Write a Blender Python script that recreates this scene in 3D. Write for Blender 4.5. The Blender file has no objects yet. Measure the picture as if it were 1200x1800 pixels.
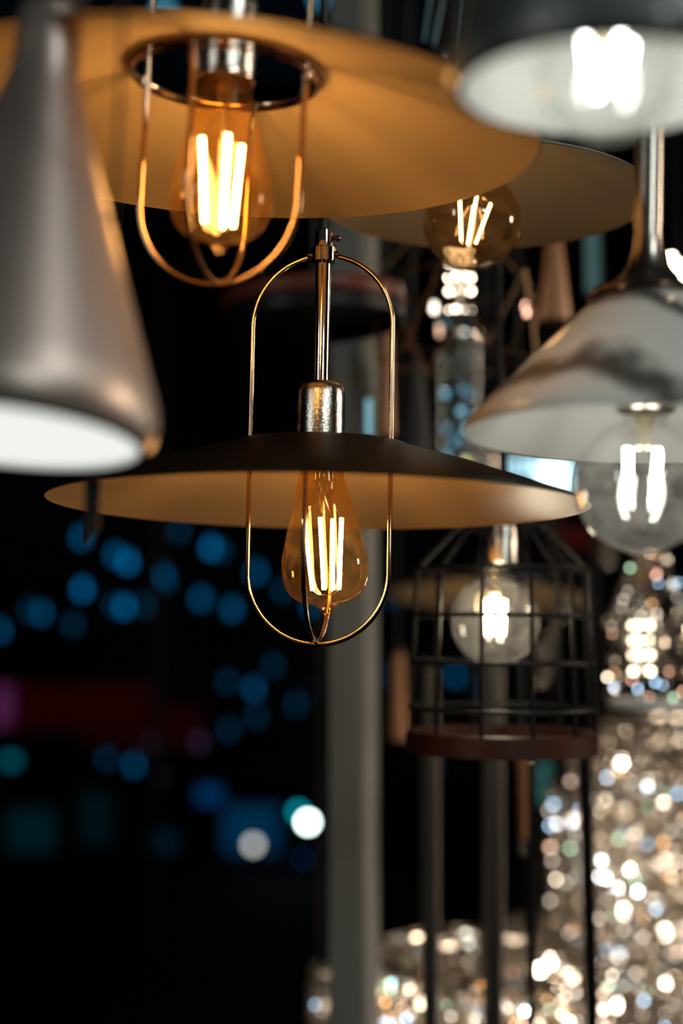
import bpy, bmesh, math, random
from mathutils import Vector, Matrix, Euler
R = math.radians; PI = math.pi; sin = math.sin; cos = math.cos
random.seed(7)
sc = bpy.context.scene
COL = sc.collection

# ------------------------------------------------------------------ camera
CAMZ = 1.5; F = 2500.0; PITCH = math.atan(215 / F)
cam = bpy.data.cameras.new('camera'); camo = bpy.data.objects.new('camera', cam); COL.objects.link(camo)
camo.location = (0, 0, CAMZ); camo.rotation_euler = (PI / 2 + PITCH, 0, 0)
cam.sensor_fit = 'VERTICAL'; cam.sensor_height = 36; cam.lens = 50
cam.clip_start = 0.02; cam.clip_end = 60
cam.dof.use_dof = True; cam.dof.focus_distance = 1.045; cam.dof.aperture_fstop = 2.1
sc.camera = camo
FW = Vector((0, cos(PITCH), sin(PITCH))); UP = Vector((0, -sin(PITCH), cos(PITCH)))
def W(px, py, d):
    """the place seen at (px, py) in the photograph, d metres in front of the lens"""
    return Vector((0, 0, CAMZ)) + FW * d + Vector((1, 0, 0)) * ((px - 600) / F * d) + UP * (-(py - 900) / F * d)

# ------------------------------------------------------------------ view, world, unseen added lights
sc.view_settings.view_transform = 'Standard'; sc.view_settings.look = 'None'
sc.view_settings.gamma = 1; sc.view_settings.exposure = 0.0
sc.cycles.use_adaptive_sampling = False
sc.cycles.use_denoising = True
sc.cycles.sample_clamp_indirect = 4.0; sc.cycles.sample_clamp_direct = 60
sc.cycles.max_bounces = 8; sc.cycles.diffuse_bounces = 3; sc.cycles.glossy_bounces = 4
sc.cycles.transmission_bounces = 6; sc.cycles.transparent_max_bounces = 24
sc.cycles.caustics_refractive = False; sc.cycles.caustics_reflective = False
wd = bpy.data.worlds.new('night'); sc.world = wd; wd.use_nodes = True
wd.node_tree.nodes['Background'].inputs[0].default_value = (0.10, 0.35, 0.6, 1)
wd.node_tree.nodes['Background'].inputs[1].default_value = 0.004
def area(name, loc, target, sx, sy, power, color):
    l = bpy.data.lights.new(name, 'AREA'); l.shape = 'RECTANGLE'; l.size = sx; l.size_y = sy
    l.energy = power; l.color = color
    o = bpy.data.objects.new(name, l); COL.objects.link(o); o.location = loc
    o.rotation_euler = (Vector(target) - Vector(loc)).to_track_quat('-Z', 'Y').to_euler()
    return o
area('ceiling_panel_light', (1.2, -1.4, 2.70), (0.7, 0.9, 1.5), 0.30, 1.2, 20, (0.90, 1.0, 0.95))  # unseen, added behind the camera to light the post and give reflections
area('ceiling_panel_light', (-2.2, -1.0, 2.5), (-0.2, 0.8, 1.6), 0.30, 1.2, 9.0, (0.97, 1.0, 0.92))  # unseen, added at the front left to brighten the cone lamp
area('display_light', (3.0, 1.6, 2.3), (0.3, 2.0, 1.2), 0.4, 0.9, 30, (1.0, 0.80, 0.60))  # unseen, added at the right for the warm side of the post
area('ceiling_panel_light', (0.85, 0.0, 2.71), (0.5, 0.25, 1.6), 0.25, 1.0, 9, (0.93, 1.0, 0.97))  # unseen, added overhead for the bright strip on the cone lamp

# ------------------------------------------------------------------ materials
def nmat(name):
    m = bpy.data.materials.new(name); m.use_nodes = True
    nt = m.node_tree; return m, nt, nt.nodes['Principled BSDF']
def pbr(name, col, rough=0.5, metal=0.0, bump=0.0, bscale=200, var=0.0, vscale=8, coat=0.0, spec=0.5, aniso=0.0):
    m, nt, p = nmat(name)
    p.inputs['Base Color'].default_value = (*col, 1); p.inputs['Roughness'].default_value = rough
    p.inputs['Metallic'].default_value = metal; p.inputs['Coat Weight'].default_value = coat
    p.inputs['Specular IOR Level'].default_value = spec
    if aniso: p.inputs['Anisotropic'].default_value = aniso
    tc = nt.nodes.new('ShaderNodeTexCoord')
    if var:
        n = nt.nodes.new('ShaderNodeTexNoise'); n.inputs['Scale'].default_value = vscale; n.inputs['Detail'].default_value = 5
        nt.links.new(tc.outputs['Object'], n.inputs['Vector'])
        mx = nt.nodes.new('ShaderNodeMix'); mx.data_type = 'RGBA'
        mx.inputs[6].default_value = (*[c * (1 - var) for c in col], 1)
        mx.inputs[7].default_value = (*[min(1, c * (1 + var)) for c in col], 1)
        nt.links.new(n.outputs['Fac'], mx.inputs[0]); nt.links.new(mx.outputs[2], p.inputs['Base Color'])
    if bump:
        n = nt.nodes.new('ShaderNodeTexNoise'); n.inputs['Scale'].default_value = bscale; n.inputs['Detail'].default_value = 4
        nt.links.new(tc.outputs['Object'], n.inputs['Vector'])
        b = nt.nodes.new('ShaderNodeBump'); b.inputs['Strength'].default_value = bump; b.inputs['Distance'].default_value = 0.001
        nt.links.new(n.outputs['Fac'], b.inputs['Height']); nt.links.new(b.outputs['Normal'], p.inputs['Normal'])
    return m
def emit(name, col, strength):
    m = bpy.data.materials.new(name); m.use_nodes = True; nt = m.node_tree; nt.nodes.clear()
    e = nt.nodes.new('ShaderNodeEmission'); e.inputs[0].default_value = (*col, 1); e.inputs[1].default_value = strength
    o = nt.nodes.new('ShaderNodeOutputMaterial'); nt.links.new(e.outputs[0], o.inputs[0]); return m
def glass(name, tint, haze=(1, .8, .5), haze_amt=0.08, refl=0.06, edge=0.7, mottled=0.0, rough=0.02):
    """thin blown glass: it lets tinted light through, mirrors at its edge, with a faint film on it"""
    m = bpy.data.materials.new(name); m.use_nodes = True; nt = m.node_tree; nt.nodes.clear(); L = nt.links.new
    out = nt.nodes.new('ShaderNodeOutputMaterial')
    tr = nt.nodes.new('ShaderNodeBsdfTransparent'); tr.inputs[0].default_value = (*tint, 1)
    gl = nt.nodes.new('ShaderNodeBsdfGlossy'); gl.inputs['Roughness'].default_value = rough
    gl.inputs['Color'].default_value = (*[min(1, .5 + t * .5) for t in haze], 1)
    tl = nt.nodes.new('ShaderNodeBsdfTranslucent'); tl.inputs['Color'].default_value = (*haze, 1)
    df = nt.nodes.new('ShaderNodeBsdfDiffuse'); df.inputs['Color'].default_value = (*haze, 1)
    ms = nt.nodes.new('ShaderNodeMixShader'); ms.inputs[0].default_value = .5
    L(tl.outputs[0], ms.inputs[1]); L(df.outputs[0], ms.inputs[2])
    m1 = nt.nodes.new('ShaderNodeMixShader'); L(tr.outputs[0], m1.inputs[1]); L(ms.outputs[0], m1.inputs[2])
    m1.inputs[0].default_value = haze_amt
    if mottled:
        tc = nt.nodes.new('ShaderNodeTexCoord'); n = nt.nodes.new('ShaderNodeTexNoise')
        n.inputs['Scale'].default_value = 60; n.inputs['Detail'].default_value = 8; n.inputs['Roughness'].default_value = .7
        L(tc.outputs['Object'], n.inputs['Vector'])
        mr = nt.nodes.new('ShaderNodeMapRange'); mr.inputs[1].default_value = .42; mr.inputs[2].default_value = .72
        mr.inputs[3].default_value = haze_amt * .3; mr.inputs[4].default_value = haze_amt + mottled
        L(n.outputs['Fac'], mr.inputs[0]); L(mr.outputs[0], m1.inputs[0])
    lw = nt.nodes.new('ShaderNodeLayerWeight'); lw.inputs[0].default_value = .35
    pw = nt.nodes.new('ShaderNodeMath'); pw.operation = 'POWER'; pw.inputs[1].default_value = 2.2
    L(lw.outputs['Facing'], pw.inputs[0])
    mr2 = nt.nodes.new('ShaderNodeMapRange'); mr2.inputs[3].default_value = refl; mr2.inputs[4].default_value = edge
    L(pw.outputs[0], mr2.inputs[0])
    m2 = nt.nodes.new('ShaderNodeMixShader'); L(mr2.outputs[0], m2.inputs[0]); L(m1.outputs[0], m2.inputs[1]); L(gl.outputs[0], m2.inputs[2])
    L(m2.outputs[0], out.inputs[0]); return m
def marble(name, c1, c2, scale, rough=.18):
    m, nt, p = nmat(name); L = nt.links.new
    tc = nt.nodes.new('ShaderNodeTexCoord')
    n0 = nt.nodes.new('ShaderNodeTexNoise'); n0.inputs['Scale'].default_value = scale; n0.inputs['Detail'].default_value = 6
    n0.inputs['Distortion'].default_value = 1.2; L(tc.outputs['Object'], n0.inputs['Vector'])
    mx = nt.nodes.new('ShaderNodeVectorMath'); mx.operation = 'MULTIPLY_ADD'
    mx.inputs[1].default_value = (.06, .06, .06); L(n0.outputs['Color'], mx.inputs[0]); L(tc.outputs['Object'], mx.inputs[2])
    w = nt.nodes.new('ShaderNodeTexWave'); w.inputs['Scale'].default_value = scale * .75; w.inputs['Distortion'].default_value = 5
    w.inputs['Detail'].default_value = 3; w.inputs['Detail Scale'].default_value = 1.5
    w.bands_direction = 'DIAGONAL'; L(mx.outputs[0], w.inputs['Vector'])
    cr = nt.nodes.new('ShaderNodeValToRGB'); cr.color_ramp.elements[0].position = .03; cr.color_ramp.elements[0].color = (*c2, 1)
    cr.color_ramp.elements[1].position = .38; cr.color_ramp.elements[1].color = (*c1, 1)
    L(w.outputs['Fac'], cr.inputs[0]); L(cr.outputs[0], p.inputs['Base Color'])
    p.inputs['Roughness'].default_value = rough; p.inputs['Coat Weight'].default_value = .4; return m
def wood(name, c1, c2, scale=30):
    m, nt, p = nmat(name); L = nt.links.new
    tc = nt.nodes.new('ShaderNodeTexCoord'); mp = nt.nodes.new('ShaderNodeMapping'); mp.inputs['Scale'].default_value = (1, 1, .15)
    n = nt.nodes.new('ShaderNodeTexNoise'); n.inputs['Scale'].default_value = scale; n.inputs['Detail'].default_value = 6
    L(tc.outputs['Object'], mp.inputs[0]); L(mp.outputs[0], n.inputs['Vector'])
    cr = nt.nodes.new('ShaderNodeValToRGB'); cr.color_ramp.elements[0].position = .35; cr.color_ramp.elements[0].color = (*c1, 1)
    cr.color_ramp.elements[1].position = .65; cr.color_ramp.elements[1].color = (*c2, 1)
    L(n.outputs['Fac'], cr.inputs[0]); L(cr.outputs[0], p.inputs['Base Color']); p.inputs['Roughness'].default_value = .4; return m
M = dict(
    nickel=pbr('polished_nickel', (.78, .70, .62), .10, 1, aniso=.0),
    brushed=pbr('brushed_nickel', (.66, .62, .56), .17, 1, bump=.25, bscale=900),
    copper=pbr('rose_copper', (.66, .44, .30), .12, 1),
    blackshade=pbr('black_satin_shade', (.005, .0048, .0045), .42, .0, spec=.10),
    cream=pbr('cream_gold_lining', (.72, .55, .36), .42, .0, bump=.05, bscale=500, var=.04, vscale=6),
    creamgrey=pbr('pale_grey_lining', (.62, .56, .44), .45, var=.03),
    greyshade=pbr('pale_green_grey_enamel', (.42, .42, .36), .35, coat=.2),
    black=pbr('black_metal', (.009, .009, .010), .42, .15, spec=.3),
    cable=pbr('black_cable', (.012, .012, .012), .6),
    roseshade=pbr('rose_taupe_metal', (.50, .41, .365), .42, .8, var=.06, vscale=4),
    whitepaint=pbr('white_enamel', (.86, .86, .82), .5),
    chromedark=pbr('dark_chrome', (.50, .46, .41), .26, 1),
    marble=marble('grey_white_marble', (.74, .75, .72), (.10, .095, .09), 7, .25),
    marbledark=marble('dark_green_marble', (.10, .12, .115), (.30, .32, .30), 9, .45),
    wood=wood('red_brown_wood', (.036, .010, .006), (.062, .017, .009)),
    woodpale=wood('orange_wood', (.42, .17, .07), (.60, .27, .12)),
    post=pbr('grey_painted_post', (.30, .30, .27), .5, var=.08, vscale=20),
    floor=pbr('dark_floor', (.006, .007, .009), .9, var=.3, vscale=2, spec=.1),
    ceiling=pbr('dark_ceiling', (.012, .012, .013), .8, var=.2),
    wall=pbr('night_wall', (.012, .018, .026), .9, var=.4, vscale=.7),
    amber=glass('amber_bulb_glass', (1.0, .80, .48), haze=(1, .60, .24), haze_amt=.006, mottled=.040, refl=.06, edge=.6),
    smoke=glass('smoky_amber_glass', (.62, .50, .36), haze=(1, .72, .42), haze_amt=.02, mottled=.08, refl=.10, edge=.6),
    clear=glass('clear_bulb_glass', (.96, .97, .96), haze=(.9, .9, .86), haze_amt=.085, mottled=.08, refl=.10, edge=.85),
    clearthin=glass('clear_glass', (.90, .93, .93), haze=(.8, .85, .85), haze_amt=.004, refl=.02, edge=.22),
    stemglass=glass('stem_glass', (1, .93, .75), haze=(1, .9, .7), haze_amt=.10, refl=.2, edge=.9),
    fil=emit('warm_filament', (1.0, .60, .26), 60), fil2=emit('warm_filament', (1.0, .60, .25), 78), filw=emit('white_filament', (1.0, .96, .84), 38), filx=emit('cool_filament', (.98, 1.0, .92), 34),
    filg=emit('pale_gold_filament', (1.0, .66, .32), 30), filc=emit('soft_white_filament', (1.0, .86, .62), 40),
    crystal=glass('crystal', (.93, .91, .86), haze=(.95, .84, .70), haze_amt=.34, refl=.42, edge=.85, rough=.03),
    brass=pbr('dull_brass', (.42, .27, .15), .3, 1),
    tube=pbr('dark_steel_tube', (.46, .42, .37), .36, 1),
)

# ------------------------------------------------------------------ geometry helpers
def finish(name, bm, mats, parent=None, sharp=40, smooth=True):
    me = bpy.data.meshes.new(name); bmesh.ops.recalc_face_normals(bm, faces=bm.faces[:]); bm.to_mesh(me); bm.free()
    for m in (mats if isinstance(mats, (list, tuple)) else [mats]): me.materials.append(m)
    if smooth:
        me.polygons.foreach_set('use_smooth', [True] * len(me.polygons)); me.set_sharp_from_angle(angle=R(sharp))
    o = bpy.data.objects.new(name, me); COL.objects.link(o)
    if parent: o.parent = parent
    return o
def lathe(bm, prof, seg=64, closed=False, mi=None, c=(0, 0), rot=0):
    rings = []
    for r, z in prof:
        if r < 1e-6: rings.append([bm.verts.new((c[0], c[1], z))])
        else: rings.append([bm.verts.new((c[0] + r * cos(2 * PI * i / seg + rot), c[1] + r * sin(2 * PI * i / seg + rot), z)) for i in range(seg)])
    n = len(prof)
    for k in range(n if closed else n - 1):
        a, b = rings[k], rings[(k + 1) % n]
        for i in range(seg):
            j = (i + 1) % seg
            if len(a) == 1 and len(b) == 1: break
            vs = [a[0], b[i], b[j]] if len(a) == 1 else ([a[i], a[j], b[0]] if len(b) == 1 else [a[i], a[j], b[j], b[i]])
            f = bm.faces.new(vs)
            if mi: f.material_index = mi[k]
    return bm
def sweep(bm, pts, r, seg=10, closed=False, caps=True):
    """a round bar along the points"""
    pts = [Vector(p) for p in pts]; n = len(pts); rings = []; prev = None
    rr = r if isinstance(r, (list, tuple)) else [r] * n
    for i, p in enumerate(pts):
        if closed: t = pts[(i + 1) % n] - pts[i - 1]
        else: t = pts[min(i + 1, n - 1)] - pts[max(i - 1, 0)]
        t.normalize()
        if prev is None:
            u = t.cross(Vector((0, 0, 1)))
            if u.length < .1: u = t.cross(Vector((0, 1, 0)))
        else: u = prev - t * prev.dot(t)
        u.normalize(); v = t.cross(u); prev = u
        rings.append([bm.verts.new(p + (u * cos(2 * PI * k / seg) + v * sin(2 * PI * k / seg)) * rr[i]) for k in range(seg)])
    for i in range(n if closed else n - 1):
        a, b = rings[i], rings[(i + 1) % n]
        for k in range(seg): bm.faces.new([a[k], a[(k + 1) % seg], b[(k + 1) % seg], b[k]])
    if caps and not closed: bm.faces.new(rings[0][::-1]); bm.faces.new(rings[-1])
    return bm
def ring(bm, rad, z, r, seg=64, s2=8, c=(0, 0)):
    return sweep(bm, [(c[0] + rad * cos(2 * PI * i / seg), c[1] + rad * sin(2 * PI * i / seg), z) for i in range(seg)], r, s2, closed=True)
def box(bm, x0, x1, y0, y1, z0, z1, bev=0):
    v = [bm.verts.new((x, y, z)) for x in (x0, x1) for y in (y0, y1) for z in (z0, z1)]
    fs = [bm.faces.new([v[i] for i in q]) for q in ((0, 1, 3, 2), (4, 6, 7, 5), (0, 4, 5, 1), (2, 3, 7, 6), (0, 2, 6, 4), (1, 5, 7, 3))]
    if bev: bmesh.ops.bevel(bm, geom=list({e for f in fs for e in f.edges}), offset=bev, segments=2, affect='EDGES')
    return bm
B = bmesh.new
def L_(name, prof, mat, parent=None, seg=64, closed=False, mi=None, **k): return finish(name, lathe(B(), prof, seg, closed, mi, **k), mat, parent)
def S_(name, pts, r, mat, parent=None, seg=10, closed=False): return finish(name, sweep(B(), pts, r, seg, closed), mat, parent)
def tag(o, label, cat, group=None, kind=None):
    o['label'] = label; o['category'] = cat
    if group: o['group'] = group
    if kind: o['kind'] = kind
    return o
def thing(name, label, cat, loc, rot=(0, 0, 0), group=None):
    o = bpy.data.objects.new(name, None); COL.objects.link(o); o.empty_display_size = .02
    o.location = loc; o.rotation_euler = rot; return tag(o, label, cat, group)
def struct(o): o['kind'] = 'structure'; return o
CEIL = 2.75
def cable(root, start, r=.0022, mat=None, name='cable', lean=(0, 0)):
    """the flex from the fitting up to the ceiling"""
    mw = Matrix.LocRotScale(root.location, root.rotation_euler, root.scale)
    a = mw @ Vector(start); b = Vector((a.x + lean[0], a.y + lean[1], CEIL - .012)); inv = mw.inverted()
    c = S_(name, [inv @ a, inv @ (a.lerp(b, .5)), inv @ b], r, mat or M['cable'], root, 8)
    k = L_('ceiling_rose', [(0, .012), (.035, .012), (.035, .004), (.028, -.008), (0, -.010)], M['black'], root, 24)
    k.matrix_local = inv @ Matrix.Translation(b)
    return c

# ------------------------------------------------------------------ bulbs
def bulb_edison(root, top, rot, glassm, filmat, s=1.0, fr=.0016, phase=0):
    """teardrop bulb hanging down from 'top', four long LED sticks inside"""
    P = [(.0128, 0), (.0135, -.010), (.0165, -.024), (.0215, -.045), (.0270, -.066), (.0305, -.080), (.0322, -.092), (.0310, -.104),
         (.0265, -.113), (.0190, -.1185), (.0115, -.1205), (.0068, -.1225), (.0050, -.1250), (.0038, -.1275), (.0015, -.1290), (0, -.1293)]
    # smooth the outline
    Q = []
    for i in range(len(P) - 1):
        p0 = P[max(i - 1, 0)]; p1 = P[i]; p2 = P[i + 1]; p3 = P[min(i + 2, len(P) - 1)]
        for t in (0, .34, .67):
            Q.append(tuple(max(0, .5 * ((2 * p1[k]) + (-p0[k] + p2[k]) * t + (2 * p0[k] - 5 * p1[k] + 4 * p2[k] - p3[k]) * t * t + (-p0[k] + 3 * p1[k] - 3 * p2[k] + p3[k]) * t ** 3)) if k == 0 else
                     .5 * ((2 * p1[k]) + (-p0[k] + p2[k]) * t + (2 * p0[k] - 5 * p1[k] + 4 * p2[k] - p3[k]) * t * t + (-p0[k] + 3 * p1[k] - 3 * p2[k] + p3[k]) * t ** 3) for k in (0, 1)))
    Q.append(P[-1])
    g = L_('bulb', [(r * s, z * s) for r, z in Q], glassm, root, 64); g.location = top; g.rotation_euler = rot
    L_('glass_stem', [(.0105 * s, -.002 * s), (.0075 * s, -.012 * s), (.0050 * s, -.020 * s), (.0062 * s, -.028 * s), (.0030 * s, -.034 * s), (.0022 * s, -.052 * s), (0, -.054 * s)], M['stemglass'], g, 20)
    L_('screw_cap', [(.0135 * s, .020 * s), (.0135 * s, .002 * s), (.0128 * s, 0), (.0118 * s, .002 * s), (.0118 * s, .020 * s)], M['nickel'], g, 32)
    zt, zb = -.057 * s, -.110 * s
    for a in (178, 262, 60, 12):
        a = R(a + phase)
        p, q = Vector((.0140 * s * cos(a), .0140 * s * sin(a), zt)), Vector((.0098 * s * cos(a), .0098 * s * sin(a), zb))
        S_('filament', [p, p.lerp(q, .5), q], fr * s, filmat, g, 8)
        S_('support_wire', [(0, 0, -.033 * s), (.006 * s * cos(a), .006 * s * sin(a), -.044 * s), p], .00028, M['nickel'], g, 6)
        S_('support_wire', [q, (.006 * s * cos(a), .006 * s * sin(a), zb - .003 * s), (0, 0, zb - .004 * s)], .00028, M['nickel'], g, 6)
    return g
def bulb_globe(root, top, rot, rad, glassm, filmat, fr=.0014, n=4, r0=.016, r1=.007, zt=None, zb=None, phase=0, neck=.013):
    nz = .016
    cz = -nz - math.sqrt(rad ** 2 - neck ** 2)
    prof = [(neck, 0), (neck, -nz * .6)]
    a0 = math.asin(neck / rad)
    for i in range(29):
        a = a0 + (PI - a0) * i / 28
        prof.append((rad * sin(a) if i < 28 else 0, cz + rad * cos(a)))
    g = L_('bulb', prof, glassm, root, 64); g.location = top; g.rotation_euler = rot
    L_('screw_cap', [(neck + .0006, .022), (neck + .0006, .001), (neck - .001, .001), (neck - .001, .022)], M['nickel'], g, 32)
    L_('glass_stem', [(.010, -.002), (.006, -.014), (.0040, -.024), (.0055, -.030), (0, -.034)], M['stemglass'], g, 20)
    zt = zt if zt is not None else cz + rad * .42; zb = zb if zb is not None else cz - rad * .45
    for k in range(n):
        a = 2 * PI * k / n + phase
        p, q = Vector((r0 * cos(a), r0 * sin(a), zt)), Vector((r1 * cos(a), r1 * sin(a), zb))
        S_('filament', [p, p.lerp(q, .5), q], fr, filmat, g, 8)
        S_('support_wire', [(0, 0, -.030), p], .0003, M['nickel'], g, 6)
    return g

# ------------------------------------------------------------------ setting
o = finish('floor', box(B(), -9, 7, -5, 14, -.1, 0), M['floor'], smooth=False); struct(o)
o = finish('ceiling', box(B(), -4, 4, -5, 2.62, CEIL, CEIL + .12), M['ceiling'], smooth=False); struct(o)
o = finish('wall_back', box(B(), -9, 7, 13.8, 14, 0, 7), M['wall'], smooth=False); struct(o)
o = finish('wall_front', box(B(), -4, 4, -5, -4.9, 0, CEIL), M['wall'], smooth=False); struct(o)
o = finish('wall_right', box(B(), 6.9, 7, -5, 14, 0, 7), M['wall'], smooth=False); struct(o)
o = finish('wall_left', box(B(), -9, -8.9, -5, 14, 0, 7), M['wall'], smooth=False); struct(o)
# the painted steel post in the middle of the shop
p = W(622, 1300, 1.80); bm = B(); h = .0245
box(bm, -h, h, -h, h, 0, CEIL, .003)
o = finish('trim_1', bm, M['post']); o.location = (p.x, p.y, 0); o.rotation_euler.z = R(-27); struct(o)

# ------------------------------------------------------------------ flat cone pendants with wire frame
def flat_pendant(label, loc, tilt, yaw, lining=M['cream'], outer=M['blackshade'], RR=.2, RO=.062, HS=.043,
                 bulb='edison', lift=0, brot=(0, 0, 0), filmat=None, glassm=None, frame=True, phase=0, fr=.0016, stemtop=.213, fz=(-.103, .189), scale=1.0):
    t = thing('pendant_lamp', label, 'pendant lamp', loc, tilt, 'wide flat-coned pendant lamps'); t.scale = (scale,) * 3
    th = .0011
    # shade: outer skin, rolled rim, lining
    prof = [(RR, 0), (RR * .985, .0020), (RR * .80, HS * .34), (RR * .60, HS * .66), (RO + .012, HS * .965), (RO + .003, HS + .002), (RO, HS + .001),
            (RO, HS - th), (RO + .004, HS - th), (RO + .012, HS * .965 - th), (RR * .60, HS * .66 - th), (RR * .80, HS * .34 - th), (RR * .985, .0020 - th), (RR - th, -.0006)]
    mi = [0] * 6 + [0] + [1] * 6 + [0]
    L_('shade', prof, [outer, lining], t, 160, True, mi)
    g = finish('opening_ring', ring(ring(B(), RO - .001, HS - .002, .0022, 96, 10), RO - .0035, HS - .0065, .0013, 96, 8), M['copper'], t)
    RF = .0532 * (RO / .062)
    if frame:
        zb, zt = fz; pts = []
        for i in range(41): a = PI * i / 40; pts.append((RF * cos(a), 0, zt - RF + RF * sin(a)))
        for i in range(8): pts.append((-RF, 0, (zt - RF) + ((zb + RF) - (zt - RF)) * (i + 1) / 9))
        for i in range(41): a = PI + PI * i / 40; pts.append((RF * cos(a), 0, zb + RF + RF * sin(a)))
        for i in range(8): pts.append((RF, 0, (zb + RF) + ((zt - RF) - (zb + RF)) * (i + 1) / 9))
        lp = S_('frame_loop', pts, .0019, M['copper'], t, 12, True); lp.rotation_euler.z = yaw
        pts = [(0, -RF - .006, HS - .003), (0, -RF - .003, HS - .010), (0, -RF, HS - .02)]
        for i in range(5): pts.append((0, -RF, HS - .02 + ((zb + RF) - (HS - .02)) * (i + 1) / 6))
        for i in range(37): a = -PI * i / 36; pts.append((0, -RF * cos(a), zb + RF + (RF - .0028) * sin(a)))
        for i in range(5): pts.append((0, RF, (zb + RF) + ((HS - .02) - (zb + RF)) * (i + 1) / 6))
        pts += [(0, RF, HS - .02), (0, RF + .003, HS - .010), (0, RF + .006, HS - .003)]
        hl = S_('frame_hoop', pts, .0018, M['copper'], t, 12); hl.rotation_euler.z = yaw
        for sx in (-1, 1):
            L_('frame_clip', [(0, .0035), (.0028, .003), (.0032, 0), (.0028, -.003), (0, -.0035)], M['copper'], t, 14).location = (sx * RF * cos(yaw) * 1.05, sx * RF * sin(yaw) * 1.05, HS - .006)
        # collar where the loop is clamped to the stem
        cl = finish('collar', lathe(B(), [(.0062, .0058), (.0088, .0058), (.0093, .0052), (.0093, -.0052), (.0088, -.0058), (.0062, -.0058)], 40, True), M['nickel'], t, sharp=20); cl.location = (0, 0, zt)
        for sx in (-1, 1):
            nb = finish('nipple', lathe(B(), [(0, 0), (.0034, 0), (.0034, .0022), (.0026, .0034), (0, .0034)], 20), M['nickel'], cl, sharp=20); nb.location = (sx * .0088 * cos(yaw), sx * .0088 * sin(yaw), 0); nb.rotation_euler = (0, R(90) * sx, 0)
        c2 = finish('stem_coupling', lathe(B(), [(0, .0146), (.0056, .0146), (.0066, .0140), (.0068, .0134), (.0068, 0), (0, 0)], 40), M['nickel'], t, sharp=20); c2.location = (0, 0, zt + .0048)
        sb = B(); lathe(sb, [(0, 0), (.0022, 0), (.0022, .0012), (.0015, .0012), (.0015, .0030), (.0026, .0030), (.0026, .0052), (.0014, .0060), (0, .0060)], 16)
        sr = finish('set_screw', sb, M['nickel'], t); sr.rotation_euler = (0, R(90), 0); sr.location = (.0066, -.001, zt + .0130)
        L_('stem', [(0, zt + .006), (.0058, zt + .006), (.0058, .085), (0, .085)], M['nickel'], t, 40)
        cable(t, (0, 0, zt + .018))
        zsock = .0925
    else:
        L_('stem', [(0, .26), (.0055, .26), (.0055, .085), (0, .085)], M['nickel'], t, 32); cable(t, (0, 0, .258)); zsock = .0925
    s = L_('socket', [(0, zsock), (.010, zsock), (.0145, zsock - .0012), (.0170, zsock - .0040), (.0182, zsock - .0090), (.0184, zsock - .030), (.0184, .038), (.0180, .034), (.0168, .034), (.0168, .046), (0, .050)], M['brushed'], t, 64)
    L_('socket_lip', [(.0186, .0385), (.0190, .0375), (.0190, .0350), (.0184, .0340), (.0172, .0342), (.0172, .0385)], M['nickel'], t, 64, True)
    if bulb == 'edison': bulb_edison(t, (0, 0, .0472 + lift), brot, glassm or M['amber'], filmat or M['fil'], 1.0, fr, phase)
    elif bulb == 'globe': bulb_globe(t, (0, 0, .036), brot, .0405, glassm or M['smoke'], filmat or M['filg'], r0=.013, r1=.006, fr=.0010, phase=phase)
    return t
flat_pendant('black wide flat pendant lamp in sharp focus, amber teardrop bulb in copper wire frame', W(560, 888, 1.053), (R(-0.6), R(1.0), 0), R(-9.5), brot=(R(1), R(-3.4), 0))
flat_pendant('large wide flat pendant lamp overhead at upper left, glowing amber underside above the sharp one', W(390, 240, .862), (R(2.4), R(3.2), 0), R(-15), brot=(0, R(-1.0), 0), phase=25, scale=.96, fz=(-.095, .189), lift=.007, filmat=M['fil2'])
flat_pendant('pale grey-green flat pendant lamp with smoky globe bulb, behind the large amber one', W(846, 352, 1.18), (R(-1), R(1.5), 0), 0, lining=M['creamgrey'], outer=M['greyshade'], RR=.140, RO=.030, HS=.040, bulb='globe', brot=(0, R(8), 0), frame=False)
flat_pendant('small dim flat pendant lamp with amber underside, seen behind the black wire cage', W(858, 1050, 2.42), (R(-7), R(3), 0), 0, RR=.172, RO=.030, HS=.030, bulb='globe', glassm=M['clear'], frame=False)

# ------------------------------------------------------------------ rose metal cone lamps at the left edge
def cone_lamp(label, loc, tilt, s=1.0, glow_spot=True, em=None):
    t = thing('cone_pendant_lamp', label, 'pendant lamp', loc, tilt)
    P = [(.0670, 0), (.0715, .0005), (.0745, .005), (.0755, .013), (.0745, .021), (.0700, .034), (.0210, .180), (.0178, .192), (.0168, .205), (.0166, .226), (.0150, .229), (0, .229)]
    I = [(0, .186), (.0155, .186), (.0180, .178), (.0670, .034), (.0700, .021), (.0700, .008)]
    prof = [(r * s, z * s) for r, z in P + I]
    L_('shade', prof, [M['roseshade'], M['whitepaint']], t, 120, True, [0] * 11 + [0] + [1] * 5 + [1])
    L_('top_cap', [(0, .262 * s), (.004 * s, .262 * s), (.0165 * s, .250 * s), (.0175 * s, .246 * s), (.0175 * s, .229 * s), (0, .229 * s)], M['black'], t, 40)
    L_('diffuser', [(0, .0035 * s), (.060 * s, .0035 * s), (.0676 * s, .0035 * s), (.0676 * s, .0070 * s), (0, .0080 * s)], em, t, 80)
    cable(t, (0, 0, .26 * s), .003)
    return t
LEDW = emit('white_led_diffuser', (.93, .96, .90), .95)
cone_lamp('rose taupe cone pendant lamp with bright white opening, cut by the left edge', W(2, 772, .66), (R(-6.0), R(4.0), 0), .95, em=LEDW)

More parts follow.
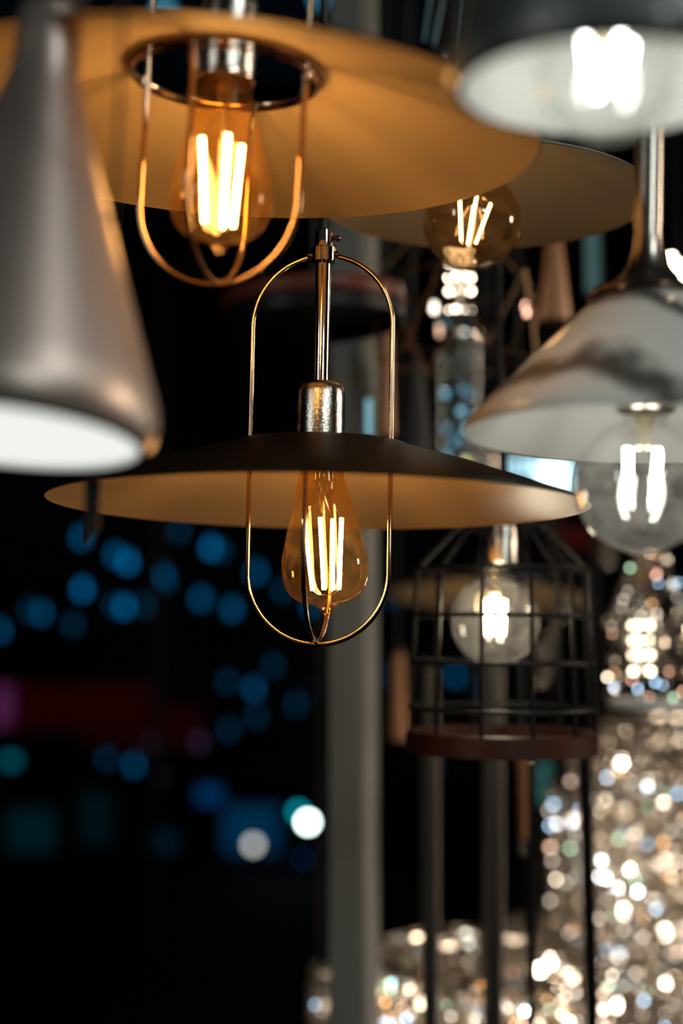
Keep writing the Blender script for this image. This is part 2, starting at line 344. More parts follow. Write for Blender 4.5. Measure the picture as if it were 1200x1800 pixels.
# the loose flex with a flat end that hangs before the big shades
t = thing('loose_power_cord', 'thin dark loose cord hanging down with a pointed flat end, over the left shade tip', 'cord', W(158, 952, .78))
mw = Matrix.Translation(-t.location)
tp = W(214, 60, .63)
S_('cord', [mw @ W(164, 850, .775), mw @ W(180, 700, .75), mw @ W(198, 430, .69), mw @ W(210, 180, .645), mw @ tp, mw @ Vector((tp.x, tp.y - .02, tp.z + .3)), mw @ Vector((tp.x, tp.y - .03, CEIL))], .0011, M['cable'], t, 8)
bm = B(); a, b_, c_, d_ = [mw @ W(*q) for q in ((149, 840, .775), (177, 840, .775), (173, 930, .78), (147, 960, .78))]
vs = [bm.verts.new(q + Vector((0, dy, 0))) for dy in (0, .003) for q in (a, b_, c_, d_)]
for q in ((0, 1, 2, 3), (7, 6, 5, 4), (0, 4, 5, 1), (1, 5, 6, 2), (2, 6, 7, 3), (3, 7, 4, 0)): bm.faces.new([vs[i] for i in q])
finish('flat_end', bm, M['cable'], t, smooth=False)

# ------------------------------------------------------------------ marble lamps at the right
t = thing('marble_pendant_lamp', 'grey veined marble cone pendant lamp with clear globe bulb, at the right edge', 'pendant lamp', W(1134, 768, .85), (R(-1.2), R(2.0), 0))
L_('shade', [(.1085, 0), (.1090, .0025), (.1060, .008), (.0320, .083), (.0290, .0845), (.0280, .082), (.1030, .0055)], [M['marble'], M['whitepaint']], t, 128, True, [0, 0, 0, 0, 0, 1, 1])
L_('collar', [(.0330, .0835), (.0345, .0855), (.0330, .0880), (.0260, .0905), (.0180, .0960), (.0120, .1040), (.0088, .1140), (.0080, .1250), (.0080, .1330), (.0070, .1340), (0, .134)], M['chromedark'], t, 64)
L_('collar_trim', [(.0325, .0825), (.0352, .0830), (.0356, .0848), (.0330, .0856)], M['copper'], t, 64, True)
L_('stem', [(0, .300), (.0083, .300), (.0083, .130), (0, .130)], M['chromedark'], t, 48)
L_('socket', [(0, .060), (.016, .060), (.016, .030), (.0175, .022), (.0175, .016), (.0150, .015), (.014, .028), (0, .030)], M['brushed'], t, 40)
bulb_globe(t, (0, 0, .0235), (0, R(2), 0), .0400, M['clear'], M['filw'], fr=.0020, r0=.0125, r1=.0105, zt=-.032, zb=-.064, phase=R(30))
cable(t, (0, 0, .299), .003)
t = thing('marble_pendant_lamp', 'dark marble bell pendant lamp, nearest and most blurred, at the top right corner', 'pendant lamp', W(1066, 160, .60), (R(3), R(1.5), 0))
L_('shade', [(.0610, 0), (.0650, .0008), (.0672, .004), (.0668, .010), (.0560, .062), (.0480, .084), (.0300, .098), (.0120, .104), (.0120, .101), (.0290, .095), (.0455, .080), (.0530, .058), (.0600, .008)], [M['marbledark'], M['whitepaint']], t, 96, True, [0] * 8 + [1] * 5)
L_('stem', [(0, .170), (.006, .170), (.006, .101), (0, .101)], M['chromedark'], t, 32)
L_('socket', [(0, .101), (.014, .100), (.014, .060), (.012, .058), (0, .062)], M['brushed'], t, 32)
bulb_globe(t, (0, 0, .0500), (0, R(0), 0), .0290, M['clear'], M['filx'], fr=.0016, r0=.0110, r1=.0075, zt=-.028, zb=-.050, phase=R(20))
cable(t, (0, 0, .169), .003)

# ------------------------------------------------------------------ black wire cage lamp
def cage_lamp():
    t = thing('cage_pendant_lamp', 'black wire cage pendant lamp with wooden bottom ring and round bulb, under the sharp lamp', 'pendant lamp', W(881, 1303, 1.33), (0, R(.6), R(4)))
    k = 1.33 / F; r0 = 164 * k; r1 = 155 * k; z = lambda y: (1303 - y) * k
    L_('wooden_ring', [(r0 * 1.03, -.010), (r0 * 1.03, .008), (r0 * 1.0, .010), (r0 * .90, .010), (r0 * .90, -.010)], M['wood'], t, 96, True)
    rows = [(1245, r0), (1165, r0 * .985), (1083, r0 * .965), (1002, r1), (925, r1 * .52)]
    for y, rr in rows: finish('cage_ring', ring(B(), rr, z(y), .0020, 72, 8), M['black'], t)
    for i in range(12):
        a = 2 * PI * i / 12 + R(8)
        pr = [(r0, z(1292))] + [(rr, z(y)) for y, rr in rows] + [(r1 * .25, z(905))]
        S_('cage_wire', [(rr * cos(a), rr * sin(a), zz) for rr, zz in pr], .0020, M['black'], t, 8)
    L_('cage_top', [(0, z(890)), (r1 * .10, z(890)), (r1 * .27, z(900)), (r1 * .27, z(908)), (0, z(908))], M['black'], t, 32)
    L_('socket', [(0, z(906)), (.010, z(906)), (.0155, z(935)), (.0155, z(988)), (.013, z(992)), (0, z(988))], M['brushed'], t, 32)
    bulb_globe(t, (-.006, 0, z(988)), (0, 0, 0), .0418, M['clear'], M['filc'], fr=.0030, r0=.009, r1=.007, zt=-.036, zb=-.068, phase=.4)
    cable(t, (0, 0, z(892)))
cage_lamp()

# ------------------------------------------------------------------ chandeliers
def bead(bm, x, y, z, r, h, tw, n=6):
    top = bm.verts.new((x, y, z + h)); bot = bm.verts.new((x, y, z - h))
    a = [bm.verts.new((x + r * .6 * cos(2 * PI * i / n + tw), y + r * .6 * sin(2 * PI * i / n + tw), z + h * .65)) for i in range(n)]
    b = [bm.verts.new((x + r * cos(2 * PI * (i + .5) / n + tw), y + r * sin(2 * PI * (i + .5) / n + tw), z)) for i in range(n)]
    c = [bm.verts.new((x + r * .6 * cos(2 * PI * i / n + tw), y + r * .6 * sin(2 * PI * i / n + tw), z - h * .65)) for i in range(n)]
    for i in range(n):
        j = (i + 1) % n
        for q in ([top, a[i], a[j]], [a[i], b[i], a[j]], [a[j], b[i], b[j]], [b[i], c[j], b[j]], [b[i], c[i], c[j]], [bot, c[j], c[i]]): bm.faces.new(q)
def strand_mesh(n, step, r, drop=True):
    bm = B(); z = 0
    for i in range(n):
        bead(bm, 0, 0, z - step / 2, r * random.uniform(.8, 1.1), step * .47, random.random() * 3); z -= step
    if drop: bead(bm, 0, 0, z - .014, r * 1.4, .014, 0, 8)
    me = bpy.data.meshes.new('crystal_strand'); bmesh.ops.recalc_face_normals(bm, faces=bm.faces[:]); bm.to_mesh(me); bm.free()
    me.materials.append(M['crystal']); return me
GLOWC = [emit('warm_led', (1, .84, .62), 20), emit('white_led', (.95, .97, 1), 30), emit('amber_led', (1, .50, .18), 9), emit('blue_white_led', (.45, .72, 1), 11), emit('rose_led', (1, .52, .36), 8), emit('soft_warm_led', (1, .84, .68), 5), emit('pale_green_led', (.60, 1, .66), 7)]  # glow colours of small bulbs and of the sparkle added to crystals
glowme = {}
def glow_mesh(k, r=.003):
    if (k, r) not in glowme:
        bm = B(); bmesh.ops.create_icosphere(bm, subdivisions=2, radius=r); me = bpy.data.meshes.new('led_bulb'); bm.to_mesh(me); bm.free()
        me.materials.append(GLOWC[k]); glowme[(k, r)] = me
    return glowme[(k, r)]
def merged(meshes_xf, name, mat, parent):
    bm = B()
    for me, mx in meshes_xf:
        n0 = len(bm.verts); bm.from_mesh(me); bm.verts.ensure_lookup_table(); bmesh.ops.transform(bm, matrix=mx, verts=bm.verts[n0:])
    o = finish(name, bm, mat, parent, smooth=False); o['kind'] = 'stuff'; return o
def chandelier(label, loc, tiers, n_sparkle, seed, stemz, glow=30, nin=5):
    """tiers: (radius, top z, beads, strands, how many of them hang singly)"""
    rnd = random.Random(seed); t = thing('crystal_chandelier', label, 'chandelier', loc); rest = []
    for (rr, zt, nb, ns, single) in tiers:
        finish('tier_ring', ring(ring(B(), rr, zt + .002, .004, 96, 8), rr, zt + .012, .002, 96, 6), M['nickel'], t)
        bm = B()
        for k in range(4): sweep(bm, [(0, 0, zt + .02), (rr * cos(k * PI / 2), rr * sin(k * PI / 2), zt + .004)], .002, 6)
        finish('tier_spokes', bm, M['nickel'], t)
        mes = [strand_mesh(nb, .0125, .0068), strand_mesh(nb, .0110, .0058), strand_mesh(max(3, nb - 2), .0135, .0072)]
        order = sorted(range(ns), key=lambda i: abs(((360 * (i + .5) / ns) - 270 + 180) % 360 - 180))
        for q, i in enumerate(order):
            a = 2 * PI * (i + .5) / ns; r2 = rr * (1, .95, .98)[i % 3]
            L = (r2 * cos(a), r2 * sin(a), zt); E = (rnd.uniform(-.02, .02), rnd.uniform(-.02, .02), rnd.random() * 6); me = rnd.choice(mes)
            if q < single:
                s = bpy.data.objects.new('crystal_strand', me); COL.objects.link(s); s.parent = t; s.location = L; s.rotation_euler = E
            else: rest.append((me, Matrix.LocRotScale(Vector(L), Euler(E), Vector((1, 1, 1)))))
    if rest: merged(rest, 'crystal_fringe', M['crystal'], t)
    lrest = {}
    for i in range(n_sparkle):
        rr, zt, nb, ns, _ = rnd.choices(tiers, weights=[q[2] * q[3] for q in tiers])[0]
        a = R(rnd.uniform(185, 355)); r2 = rr * rnd.uniform(.97, 1.06); k = rnd.choices(range(7), weights=[3, 1.6, 5, 5, 5, 22, 4])[0]
        P = Vector((r2 * cos(a), r2 * sin(a), zt - rnd.uniform(0.01, nb * .0125))); me = glow_mesh(k, rnd.choice((.0018, .0026, .0026)))
        if i < 100:
            s = bpy.data.objects.new('led_bulb', me); COL.objects.link(s); s.parent = t; s.location = P  # added glowing balls stand for sparkle and coloured glints of the crystals
        else: lrest.setdefault(k, []).append((me, Matrix.Translation(P)))
    for k, v in lrest.items(): merged(v, 'led_cluster', GLOWC[k], t)
    S_('stem', [(0, 0, stemz), (0, 0, tiers[0][1] + .02)], .006, M['nickel'], t, 12)
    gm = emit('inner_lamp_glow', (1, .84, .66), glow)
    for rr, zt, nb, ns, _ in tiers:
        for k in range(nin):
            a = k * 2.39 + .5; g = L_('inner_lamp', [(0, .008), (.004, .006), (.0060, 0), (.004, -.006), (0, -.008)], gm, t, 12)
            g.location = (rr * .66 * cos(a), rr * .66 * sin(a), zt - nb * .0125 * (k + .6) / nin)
    cable(t, (0, 0, stemz), .003); return t
chandelier('tall tiered crystal chandelier glittering at the lower right edge', W(1165, 1278, 2.32), [(.104, 0, 20, 36, 18), (.148, -.037, 30, 50, 26), (.186, -.095, 40, 66, 36), (.264, -.325, 19, 94, 20)], 480, 3, .12, 30, 7)
chandelier('wide low crystal chandelier along the bottom edge, right of the grey post', W(858, 1686, 2.0), [(.162, 0, 14, 96, 70), (.135, -.01, 14, 60, 25)], 230, 5, .02, 24, 7)
chandelier('little crystal chandelier peeking out left of the grey post at the bottom', W(562, 1712, 2.1), [(.014, 0, 12, 8, 8)], 7, 8, .02, 2, 2)

# ------------------------------------------------------------------ steel tubes standing before the chandeliers
def tube(px0, y0, px1, d, w, label, top=None, m=M['tube']):
    a, b = W(px0, y0, d), W(px1, 1800, d); dirn = (b - a).normalized(); zz = a + dirn * ((a.z - .0) / -dirn.z)
    t = thing('lamp_stand', label, 'lamp stand', (zz.x, zz.y, 0))
    off = Vector((zz.x, zz.y, 0)); r = w / 2 / F * d
    S_('pole', [a - off, (a + zz) / 2 - off, zz - off + Vector((0, 0, .01))], r, m, t, 20)
    k = L_('pole_cap', [(0, .006), (r * .8, .006), (r * 1.08, .003), (r * 1.08, -.006), (0, -.006)], M['nickel'], t, 20); k.location = a - off
    L_('base', [(0, .014), (.028, .012), (.031, .006), (.031, 0), (0, 0)], M['black'], t, 40)
tube(757, 1165, 757, 1.70, 30, 'dark steel stand pole, leftmost of those under the wire cage')
tube(868, 1150, 866, 1.73, 38, 'thickest steel stand pole, straight below the round bulb of the wire cage')
tube(935, 1335, 934, 1.64, 17, 'thin black stand pole in front of the left side of the tall chandelier', m=M['black'])
tube(1027, 1322, 1041, 1.60, 24, 'black leaning stand pole crossing the tall chandelier', m=M['black'])

def hung(name, part, label, cat, loc, o, ztop, group=None, rot=(0, 0, 0)):
    t = thing(name, label, cat, loc, rot, group); o.name = part; o.parent = t; o.location = (0, 0, 0); o.rotation_euler = (0, 0, 0)
    inv = Matrix.LocRotScale(t.location, t.rotation_euler, t.scale).inverted(); a = Vector(loc); b = Vector((a.x, a.y, CEIL))
    S_('thread', [Vector((0, 0, ztop)), inv @ (a.lerp(b, .5)), inv @ b], .0005, M['cable'], t, 5); return t
# ------------------------------------------------------------------ shop clutter between the lamps
# stacked ring lamp on a plate
t = thing('ring_lamp', 'glowing stacked ring lamp on round chrome plate, right below the smoky globe bulb', 'lamp', W(808, 560, 1.76))
k = 1.76 / F
L_('plate', [(0, .003), (46 * k, .003), (48 * k, 0), (46 * k, -.003), (0, -.003)], M['nickel'], t, 48)
L_('rod', [(0, .10), (.003, .10), (.003, 0), (0, 0)], M['nickel'], t, 12)
for y, rr in ((548, 24), (513, 26), (489, 26), (462, 24), (440, 22)):
    finish('led_ring', ring(B(), rr * k * .8, (560 - y) * k, .0012, 32, 8), M['nickel'], t)
    for a in (200, 245, 290, 335):
        q = bpy.data.objects.new('led', glow_mesh(0, .0026)); COL.objects.link(q); q.parent = t; q.location = (rr * k * .8 * cos(R(a)), rr * k * .8 * sin(R(a)), (560 - y) * k)
cable(t, (0, 0, .10))
for i, (x, y, rr) in enumerate(((763, 545, .003), (925, 550, .0022), (772, 588, .0018))):
    o = finish('globe', lathe(B(), [(0, .012), (.0028, .012), (.0028, .006), (rr * 1.4, rr), (rr * 1.5, 0), (rr, -rr), (0, -rr * 1.4)], 16), (GLOWC[5], GLOWC[4], emit('faint_led', (1, .6, .4), 2))[i])
    hung('small_bulb', 'globe', ('small warm glowing bulb beside the left rim of the chrome plate', 'small rosy glowing bulb right of the chrome plate', 'dim small bulb just below the chrome plate')[i], 'light bulb', W(x, y, 1.76 + .03 * i), o, .012)
# brass wire polyhedron lamp
def geo_lamp():
    t = thing('geometric_pendant_lamp', 'brass wire geometric pendant lamp with open edges, behind the sharp lamp frame to its right', 'pendant lamp', W(800, 632, 1.62))
    k = 1.62 / F; n = 6
    def P(rr, y, off=0): return [Vector((rr * k * cos(2 * PI * (i + off) / n + .3), rr * k * sin(2 * PI * (i + off) / n + .3), (632 - y) * k)) for i in range(n)]
    A, Bq, Cq = P(60, 400), P(150, 497), P(140, 634, .5)
    for i in range(n):
        for a, b in ((A[i], A[(i + 1) % n]), (A[i], Bq[i]), (Bq[i], Bq[(i + 1) % n]), (Bq[i], Cq[i]), (Bq[(i + 1) % n], Cq[i]), (Cq[i], Cq[(i + 1) % n])):
            S_('wire', [a, b], .0014, M['brass'], t, 6)
    S_('stem', [(0, 0, 236 * k), (0, 0, 300 * k)], .004, M['brass'], t, 8)
    for i in range(0, n, 2): S_('wire', [A[i], Vector((0, 0, 238 * k))], .0014, M['brass'], t, 6)
    cable(t, (0, 0, 299 * k))
geo_lamp()
# black drum lamp with copper band
t = thing('drum_pendant_lamp', 'flat black drum pendant lamp with reddish band, behind the stem of the sharp lamp', 'pendant lamp', W(552, 575, 1.60), (R(0), R(-3), 0))
L_('shade', [(.100, 0), (.102, .002), (.102, .018), (.100, .020), (.020, .030), (0, .030), (0, .027), (.098, .016), (.098, 0)], M['black'], t, 80)
RED = wood('red_wood', (.13, .026, .013), (.19, .045, .022)); L_('band', [(.1028, .019), (.1035, .020), (.1035, .036), (.1028, .037), (.1005, .036), (.1005, .020)], RED, t, 80, True)
cable(t, (0, 0, .03))
# black wire grid shade
t = thing('grid_pendant_lamp', 'small black wire grid pendant lamp at the upper end of the brass frame arc', 'pendant lamp', W(640, 530, 1.9))
k = 1.9 / F; bm = B()
for y in (530, 500, 465, 430, 395): finish('grid_ring', ring(B(), 45 * k, (530 - y) * k, .0018, 32, 6), M['black'], t)
for i in range(8): S_('grid_wire', [(45 * k * cos(i * PI / 4), 45 * k * sin(i * PI / 4), 0), (45 * k * cos(i * PI / 4), 45 * k * sin(i * PI / 4), 135 * k)], .0018, M['black'], t, 6)
L_('lid', [(0, 150 * k), (45 * k, 135 * k), (45 * k, 132 * k), (0, 140 * k)], M['black'], t, 24)
cable(t, (0, 0, 148 * k))
# wooden / copper taper behind the frame
def taper(name, label, cat, px, y0, y1, w0, w1, d, mat, cap=M['black'], tip=None):
    k = d / F; t = thing(name, label, cat, W(px, y1, d)); h = (y1 - y0) * k
    L_('shade', [(0, h), (w0 / 2 * k, h), (w1 / 2 * k, 0), (w1 / 2 * k - .002, 0), (w0 / 2 * k - .002, h - .003), (0, h - .003)], mat, t, 32)
    L_('cap', [(0, h + .012), (.006, h + .012), (min(w0 / 2 * k, .012), h), (0, h)], cap, t, 24)
    if tip: L_('tip', [(0, .004), (w1 / 2 * k * .95, .003), (w1 / 2 * k * .9, -.014), (0, -.022)], tip, t, 16)
    cable(t, (0, 0, h + .010)); return t
taper('wooden_pendant_lamp', 'slim orange wooden pendant lamp just right of the grey post, behind the brass frame', 'pendant lamp', 678, 540, 765, 20, 34, 1.72, M['woodpale'])
taper('black_pendant_lamp', 'tall black tapering pendant lamp above the right half of the sharp black shade', 'pendant lamp', 726, 640, 840, 40, 78, 1.80, M['cable'])
taper('wooden_pendant_lamp', 'orange-brown wooden cone pendant lamp left of the marble lamp neck, under the grey-green shade', 'pendant lamp', 975, 385, 565, 20, 58, 1.75, M['woodpale'])
taper('wooden_pendant_lamp', 'pale pinkish wooden pendant lamp left of the wire cage, beside the grey post', 'pendant lamp', 700, 1150, 1300, 22, 34, 2.1, M['woodpale'])
taper('stick_pendant_lamp', 'thin pale wooden stick pendant lamp with clear glass tip below the wire cage', 'pendant lamp', 920, 1328, 1475, 22, 14, 1.78, M['woodpale'], tip=M['clear'])
# black rod pendant
t = thing('rod_pendant_lamp', 'black rod pendant lamp with small dome, half hidden behind the marble shade edge', 'pendant lamp', W(876, 722, 1.47))
k = 1.47 / F
L_('shade', [(0, 70 * k), (8 * k, 66 * k), (24 * k, 40 * k), (30 * k, 0), (28 * k, 0), (22 * k, 38 * k), (0, 60 * k)], M['black'], t, 32)
L_('rod', [(0, 270 * k), (5 * k, 270 * k), (5 * k, 66 * k), (0, 66 * k)], M['black'], t, 12); cable(t, (0, 0, 269 * k))
# clear glass cylinder, glowing beads put in for crystals lit teal
TEAL = emit('teal_led', (.20, .56, .78), 1.6); TEAL2 = emit('dim_teal_led', (.10, .30, .42), 1.4); YEL = emit('yellow_green_led', (.9, .85, .3), 2.5)
t = thing('glass_cylinder_lamp', 'clear glass cylinder lamp full of teal lights, between the black taper and the marble shade', 'lamp', W(808, 836, 2.0))
k = 2.0 / F
L_('glass_tube', [(48 * k, 0), (48 * k, 245 * k), (46 * k, 245 * k), (46 * k, 0)], M['clearthin'], t, 48, True)
L_('lid', [(0, 252 * k), (30 * k, 252 * k), (50 * k, 248 * k), (50 * k, 242 * k), (0, 242 * k)], M['nickel'], t, 48)
for i, (x, y, m_) in enumerate(((782, 692, TEAL), (815, 680, TEAL2), (810, 724, TEAL), (834, 726, TEAL2), (783, 754, TEAL2), (822, 750, TEAL), (795, 780, TEAL2), (786, 800, TEAL), (818, 812, YEL), (830, 690, TEAL2), (806, 772, TEAL2))):
    bm = B(); bmesh.ops.create_icosphere(bm, subdivisions=2, radius=.0046); q = finish('fairy_light', bm, m_, t)
    q.location = ((x - 808) * k, -.01 + .02 * (i % 2), (836 - y) * k)
S_('fairy_wire', [((x - 808) * k, .0, (836 - y) * k) for x, y in ((808, 590), (790, 650), (782, 692), (812, 724), (783, 754), (822, 770), (800, 800), (808, 828))], .0006, M['brass'], t, 5)
cable(t, (0, 0, 251 * k))
# small black and glass lantern at the top
t = thing('lantern', 'black metal lantern with bluish glass strips at the top, left of the dark marble lamp', 'lantern', W(768, 112, 1.55), (0, R(3), R(18)))
k = 1.55 / F
for z0 in (0, 150): finish('frame_ring', ring(B(), 62 * k, z0 * k, .003, 6, 8), M['black'], t)
for i in range(6):
    a = i * PI / 3; S_('frame_post', [(62 * k * cos(a), 62 * k * sin(a), 0), (62 * k * cos(a), 62 * k * sin(a), 150 * k)], .003, M['black'], t, 8)
CY = pbr('bluish_glass_strip', (.22, .36, .42), .1, 0, coat=1)
for i, (x, lean) in enumerate(((-48, 14), (-30, 22), (20, 3))): S_('glass_strip', [(x * k, -58 * k, 6 * k), ((x + lean) * k, -58 * k, 146 * k)], .0019, CY, t, 6)
L_('lid', [(0, 190 * k), (10 * k, 186 * k), (66 * k, 152 * k), (66 * k, 148 * k), (0, 160 * k)], M['black'], t, 6)
L_('candle_cup', [(0, 14 * k), (26 * k, 20 * k), (28 * k, 4 * k), (0, 2 * k)], M['nickel'], t, 20)
cable(t, (0, 0, 188 * k))
# lit square panels behind the marble globe
def panel(name, label, cat, px, py, w, h, d, col, st, group=None, yaw=0, up=False):
    k = d / F; t = thing(name, label, cat, W(px, py, d), (0, 0, R(yaw)), group)
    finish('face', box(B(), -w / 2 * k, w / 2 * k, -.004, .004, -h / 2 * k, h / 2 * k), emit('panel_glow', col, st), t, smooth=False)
    bm = B(); f = .12 * min(w, h) * k * .4
    for (a, b, c0, c1) in ((-w / 2 * k - f, w / 2 * k + f, h / 2 * k, h / 2 * k + f), (-w / 2 * k - f, w / 2 * k + f, -h / 2 * k - f, -h / 2 * k), (-w / 2 * k - f, -w / 2 * k, -h / 2 * k, h / 2 * k), (w / 2 * k, w / 2 * k + f, -h / 2 * k, h / 2 * k)):
        box(bm, a, b, -.006, .02, c0, c1)
    finish('frame', bm, M['black'], t, smooth=False)
    if up: S_('cable', [(0, 0, h / 2 * k), (0, 0, CEIL - t.location.z)], .001, M['cable'], t, 8)
    else: S_('pole', [(0, .012, -h / 2 * k), (0, .012, -t.location.z + .001)], .006 if d < 5 else .02, M['black'], t, 8)
    return t
panel('light_panel', 'square bluish-white glowing light panel between the flat shade and the clear globe bulb', 'light panel', 972, 838, 58, 60, 3.2, (.62, .93, 1), 3.5)
panel('light_panel', 'small bluish-white glowing panel left of the square one, under the marble shade', 'light panel', 914, 822, 22, 38, 3.2, (.50, .85, 1), 2.6)
panel('light_panel', 'upright pale blue glowing panel at the right edge of the grey post', 'light panel', 648, 735, 11, 66, 1.66, (.34, .68, .80), .7, up=True)  # glowing strip added to stand for a cyan reflection on the post
panel('light_panel', 'dim teal glass light panel left of the marble lamp neck', 'light panel', 1040, 450, 22, 130, 2.4, (.22, .42, .42), .25)
panel('light_panel', 'dim teal light panel beside the left edge of the tall chandelier', 'light panel', 957, 1375, 22, 70, 3.0, (.10, .36, .33), .28)
# little warm bulbs right of the marble neck
for i, (x, y) in enumerate(((1180, 470), (1192, 482), (1198, 504))):
    o = finish('globe', lathe(B(), [(0, .016), (.004, .016), (.004, .008), (.0055, .002), (.0050, -.003), (0, -.006)], 16), GLOWC[0])
    hung('small_bulb', 'globe', ('upper glowing little bulb right of the marble lamp neck', 'middle glowing little bulb right of the marble lamp neck', 'lowest glowing little bulb right of the marble lamp neck')[i], 'light bulb', W(x, y, 1.75 + .02 * i), o, .016, 'little bulbs right of the marble lamp neck')
# crystal pendant with LED corn bulb
def crystal_pendant():
    c = W(1142, 1236, 1.85); k = 1.85 / F
    t = thing('crystal_pendant_lamp', 'crystal-hung pendant lamp with dotted bulb and silver rim, right of the wire cage', 'pendant lamp', c)
    L_('rim', [(66 * k, .005), (70 * k, .005), (71 * k, -.005), (66 * k, -.006)], M['whitepaint'], t, 64, True)
    for i in range(6): S_('rib', [(68 * k * cos(i * PI / 3), 68 * k * sin(i * PI / 3), 0), (74 * k * cos(i * PI / 3), 74 * k * sin(i * PI / 3), 130 * k), (30 * k * cos(i * PI / 3), 30 * k * sin(i * PI / 3), 265 * k)], .0014, M['black'], t, 6)
    L_('top_plate', [(0, 275 * k), (32 * k, 270 * k), (32 * k, 262 * k), (0, 262 * k)], M['black'], t, 24)
    g = L_('bulb', [(.012, 190 * k), (.016, 178 * k), (.026, 150 * k), (.029, 122 * k), (.025, 90 * k), (.014, 70 * k), (0, 64 * k)], M['clear'], t, 32); g.location = (-12 * k, 0, 0)
    L_('socket', [(0, 262 * k), (.012, 262 * k), (.013, 192 * k), (0, 190 * k)], M['copper'], t, 20).location = (-12 * k, 0, 0)
    for y in (1100, 1126, 1152, 1180):
        for a in range(5):
            bm = B(); bmesh.ops.create_icosphere(bm, subdivisions=2, radius=.0026); q = finish('led', bm, GLOWC[0], g)
            q.location = (.012 * cos(a * 1.2566 + .5), .012 * sin(a * 1.2566 + .5), (1236 - y) * k)
    rnd = random.Random(11)
    for i in range(70):
        a = rnd.uniform(0, 2 * PI); zz = rnd.uniform(6, 250); rr = (72 if zz < 140 else 72 - (zz - 140) * .36) * k * rnd.uniform(.85, 1.02)
        bm = B(); bead(bm, 0, 0, 0, .0055, .010, rnd.random() * 3); q = finish('crystal_drop', bm, M['crystal'], t, smooth=False); q.location = (rr * cos(a), rr * sin(a), zz * k)
    for i in range(40):
        a = rnd.uniform(PI, 2 * PI); zz = rnd.uniform(6, 262); rr = (76 if zz < 140 else 76 - (zz - 140) * .3) * k
        q = bpy.data.objects.new('led', glow_mesh(rnd.choices(range(7), weights=[3, 0, 5, 4, 4, 8, 1])[0], rnd.choice((.0014, .002)))); COL.objects.link(q); q.parent = t  # glowing dots added to stand for the sparkle of the drops
        q.location = (rr * cos(a), rr * sin(a), zz * k)
    cable(t, (0, 0, 274 * k), .003)
crystal_pendant()
# glass drops hanging between cage and crystal pendant
for i, (x, y, w, a) in enumerate(((962, 1130, 30, 28), (985, 1080, 24, 24), (958, 1180, 28, 20), (1068, 968, 34, 0))):
    k = 1.7 / F; o = L_('drop', [(0, 50 * k), (3 * k, 44 * k), (w * .42 * k, 6 * k), (w * .5 * k, -8 * k), (w * .36 * k, -26 * k), (0, -36 * k)], M['crystal'], None, 8)
    hung('glass_drop', 'drop', ('middle glass drop hanging behind the right side of the wire cage', 'uppermost glass drop behind the right side of the wire cage', 'lowest glass drop behind the right side of the wire cage', 'single glass drop just under the clear globe bulb')[i], 'glass drop', W(x, y, 1.72 + .02 * i), o, 50 * k, 'hanging glass drops', (0, R(a), 0))

# ------------------------------------------------------------------ the night beyond
FB = {'a': emit('blue_bulb_bright', (.0, .16, .42), 2.0), 'b': emit('blue_bulb', (.0, .12, .30), 1.5), 'c': emit('blue_bulb_dim', (.0, .09, .20), .75), 'p': emit('purple_bulb_dim', (.09, .05, .12), .8)}
rows = {
    'upper left-hand string': [(143, 947, 'b'), (203, 978, 'b'), (224, 990, 'a'), (283, 1014, 'a'), (292, 1022, 'c'), (360, 1057, 'c'), (408, 1073, 'b')],
    'upper right-hand string': [(315, 935, 'c'), (371, 965, 'a'), (388, 971, 'c'), (450, 1008, 'b'), (497, 1040, 'c'), (548, 1067, 'b')],
    'middle left-hand string': [(145, 1038, 'a'), (200, 1066, 'c'), (218, 1069, 'a'), (253, 1065, 'c'), (352, 1055, 'b')],
    'lower left-hand string': [(0, 1110, 'b'), (52, 1075, 'c'), (73, 1080, 'b'), (128, 1100, 'c')],
    'dim string right of centre': [(400, 1200, 'c'), (446, 1213, 'b'), (480, 1172, 'c'), (520, 1240, 'c'), (555, 1212, 'c')],
    'dim lowest string': [(188, 1335, 'c'), (235, 1347, 'b'), (268, 1310, 'p'), (350, 1306, 'p'), (278, 1368, 'p'), (402, 1285, 'c'), (450, 1262, 'c')],
    'string seen behind the wire cage': [(690, 1052, 'c'), (690, 1190, 'c'), (800, 1190, 'b'), (846, 1212, 'c'), (760, 1350, 'c')],
}
ordn = ['first', 'second', 'third', 'fourth', 'fifth', 'sixth', 'seventh', 'eighth']
bulbmes = {}
for ri, (rn, items) in enumerate(rows.items()):
    d = 8.4 + .25 * ri; srt = sorted(items)
    pts = [W(x, y, d) + Vector((0, 0, .050)) for x, y, _ in srt]
    a = pts[0] + Vector((-.6, 0, .2)); b = pts[-1] + Vector((.6, 0, -.05))
    tag(S_('festoon_cable', [a] + pts + [b], .005, M['cable'], None, 6), 'thin dark cable of the ' + rn + ' of blue lights', 'cable')
    for i, (x, y, kk) in enumerate(srt):
        if kk not in bulbmes:
            bm = lathe(B(), [(0, .050), (.012, .050), (.013, .026), (.020, .018), (.026, 0), (.022, -.016), (.010, -.026), (0, -.028)], 20)
            me = bpy.data.meshes.new('festoon_bulb'); bm.to_mesh(me); bm.free(); me.materials.append(FB[kk]); bulbmes[kk] = me
        o = bpy.data.objects.new('festoon_bulb', bulbmes[kk]); COL.objects.link(o); o.location = W(x, y, d)
        tag(o, 'blurred ' + {'a': 'bright blue', 'b': 'blue', 'c': 'dim blue', 'p': 'dim purple'}[kk] + ' bulb, ' + ordn[i] + ' from left on the ' + rn, 'light bulb', 'blue festoon bulbs')
def sign(label, px, py, w, h, col, st, d=9.5, name='lit_sign', cat='sign'): return panel(name, label, cat, px, py, w, h, d, col, st, 'far lit signs and panels')
sign('dim red lit sign board at the far left, below the blue strings', 140, 1240, 250, 80, (.9, .02, .03), .010, 9.6)
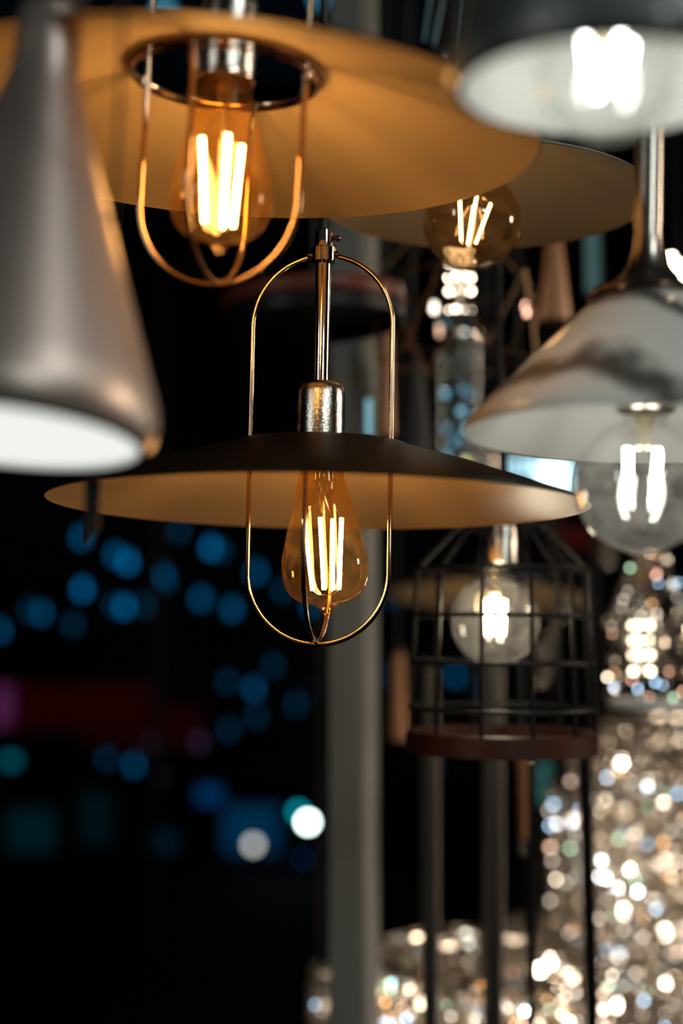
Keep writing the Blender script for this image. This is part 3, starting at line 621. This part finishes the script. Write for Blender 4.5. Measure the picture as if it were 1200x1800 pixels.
sign('darker red lit sign board right of and below the other red one', 250, 1275, 210, 70, (.8, .02, .05), .009, 9.9)
sign('small pink-violet lit sign at the left edge', 4, 1240, 34, 70, (.55, .10, .45), .12)
sign('small teal lit sign at the left edge under the red board', 14, 1337, 34, 16, (.0, .55, .75), .30)
sign('small deep blue lit sign above the big blue panel', 368, 1397, 40, 26, (.0, .22, .75), .16)
sign('big dark blue lit panel left of the grey post', 442, 1470, 96, 105, (.0, .25, .65), .09, 9.8)
sign('small blue lit sign low at left', 205, 1533, 46, 16, (.02, .30, .95), .30)
sign('bright pure blue lit sign below the white-green street lamp', 533, 1520, 26, 26, (.0, .25, 1), .75)
sign('dark teal lit stall front low at the left edge', 50, 1500, 90, 150, (.0, .35, .45), .030, 9.9)
sign('faint teal slanting panel in the lower left dark', 165, 1470, 60, 150, (.0, .30, .40), .018, 10.2)
sign('faint blue upright panel left of the big blue one', 285, 1500, 44, 70, (.0, .25, .55), .05, 9.9)
sign('tiny red lit sign behind the marble shade rim', 962, 805, 40, 10, (.8, .14, .05), .18, 6)
sign('dim red sign behind the right tip of the sharp shade', 1015, 945, 90, 30, (.6, .06, .05), .05, 6)
sign('bluish-white lit shop window at the top, above the large amber shade', 288, 18, 26, 16, (.12, .55, .8), 1.2, 7)
sign('sliver of blue light at the top right of the large lamp stem', 560, -8, 14, 30, (.05, .4, .75), 1.5, 7)
def street_lamp(label, px, py, rpx, col, st, d=9):
    k = d / F; t = thing('street_lamp', label, 'street lamp', Vector((W(px, py, d).x, W(px, py, d).y, 0)), group='far street lamps')
    z = W(px, py, d).z
    L_('globe', [(0, rpx * k)] + [(rpx * k * sin(a * PI / 12), rpx * k * cos(a * PI / 12)) for a in range(1, 12)] + [(0, -rpx * k)], emit('street_lamp_glow', col, st), t, 24).location.z = z
    S_('pole', [(0, 0, 0), (0, 0, z - rpx * k)], .02, M['black'], t, 10)
street_lamp('glaring greenish-white round street lamp left of the grey post', 541, 1445, 8, (.75, 1, .93), 22)
street_lamp('dim teal street lamp just above and left of the glaring one', 524, 1427, 7, (.0, .40, .50), 4, 9.3)
street_lamp('dull grey-white round street lamp in front of the big blue panel', 445, 1485, 8, (.50, .50, .46), 5.0)
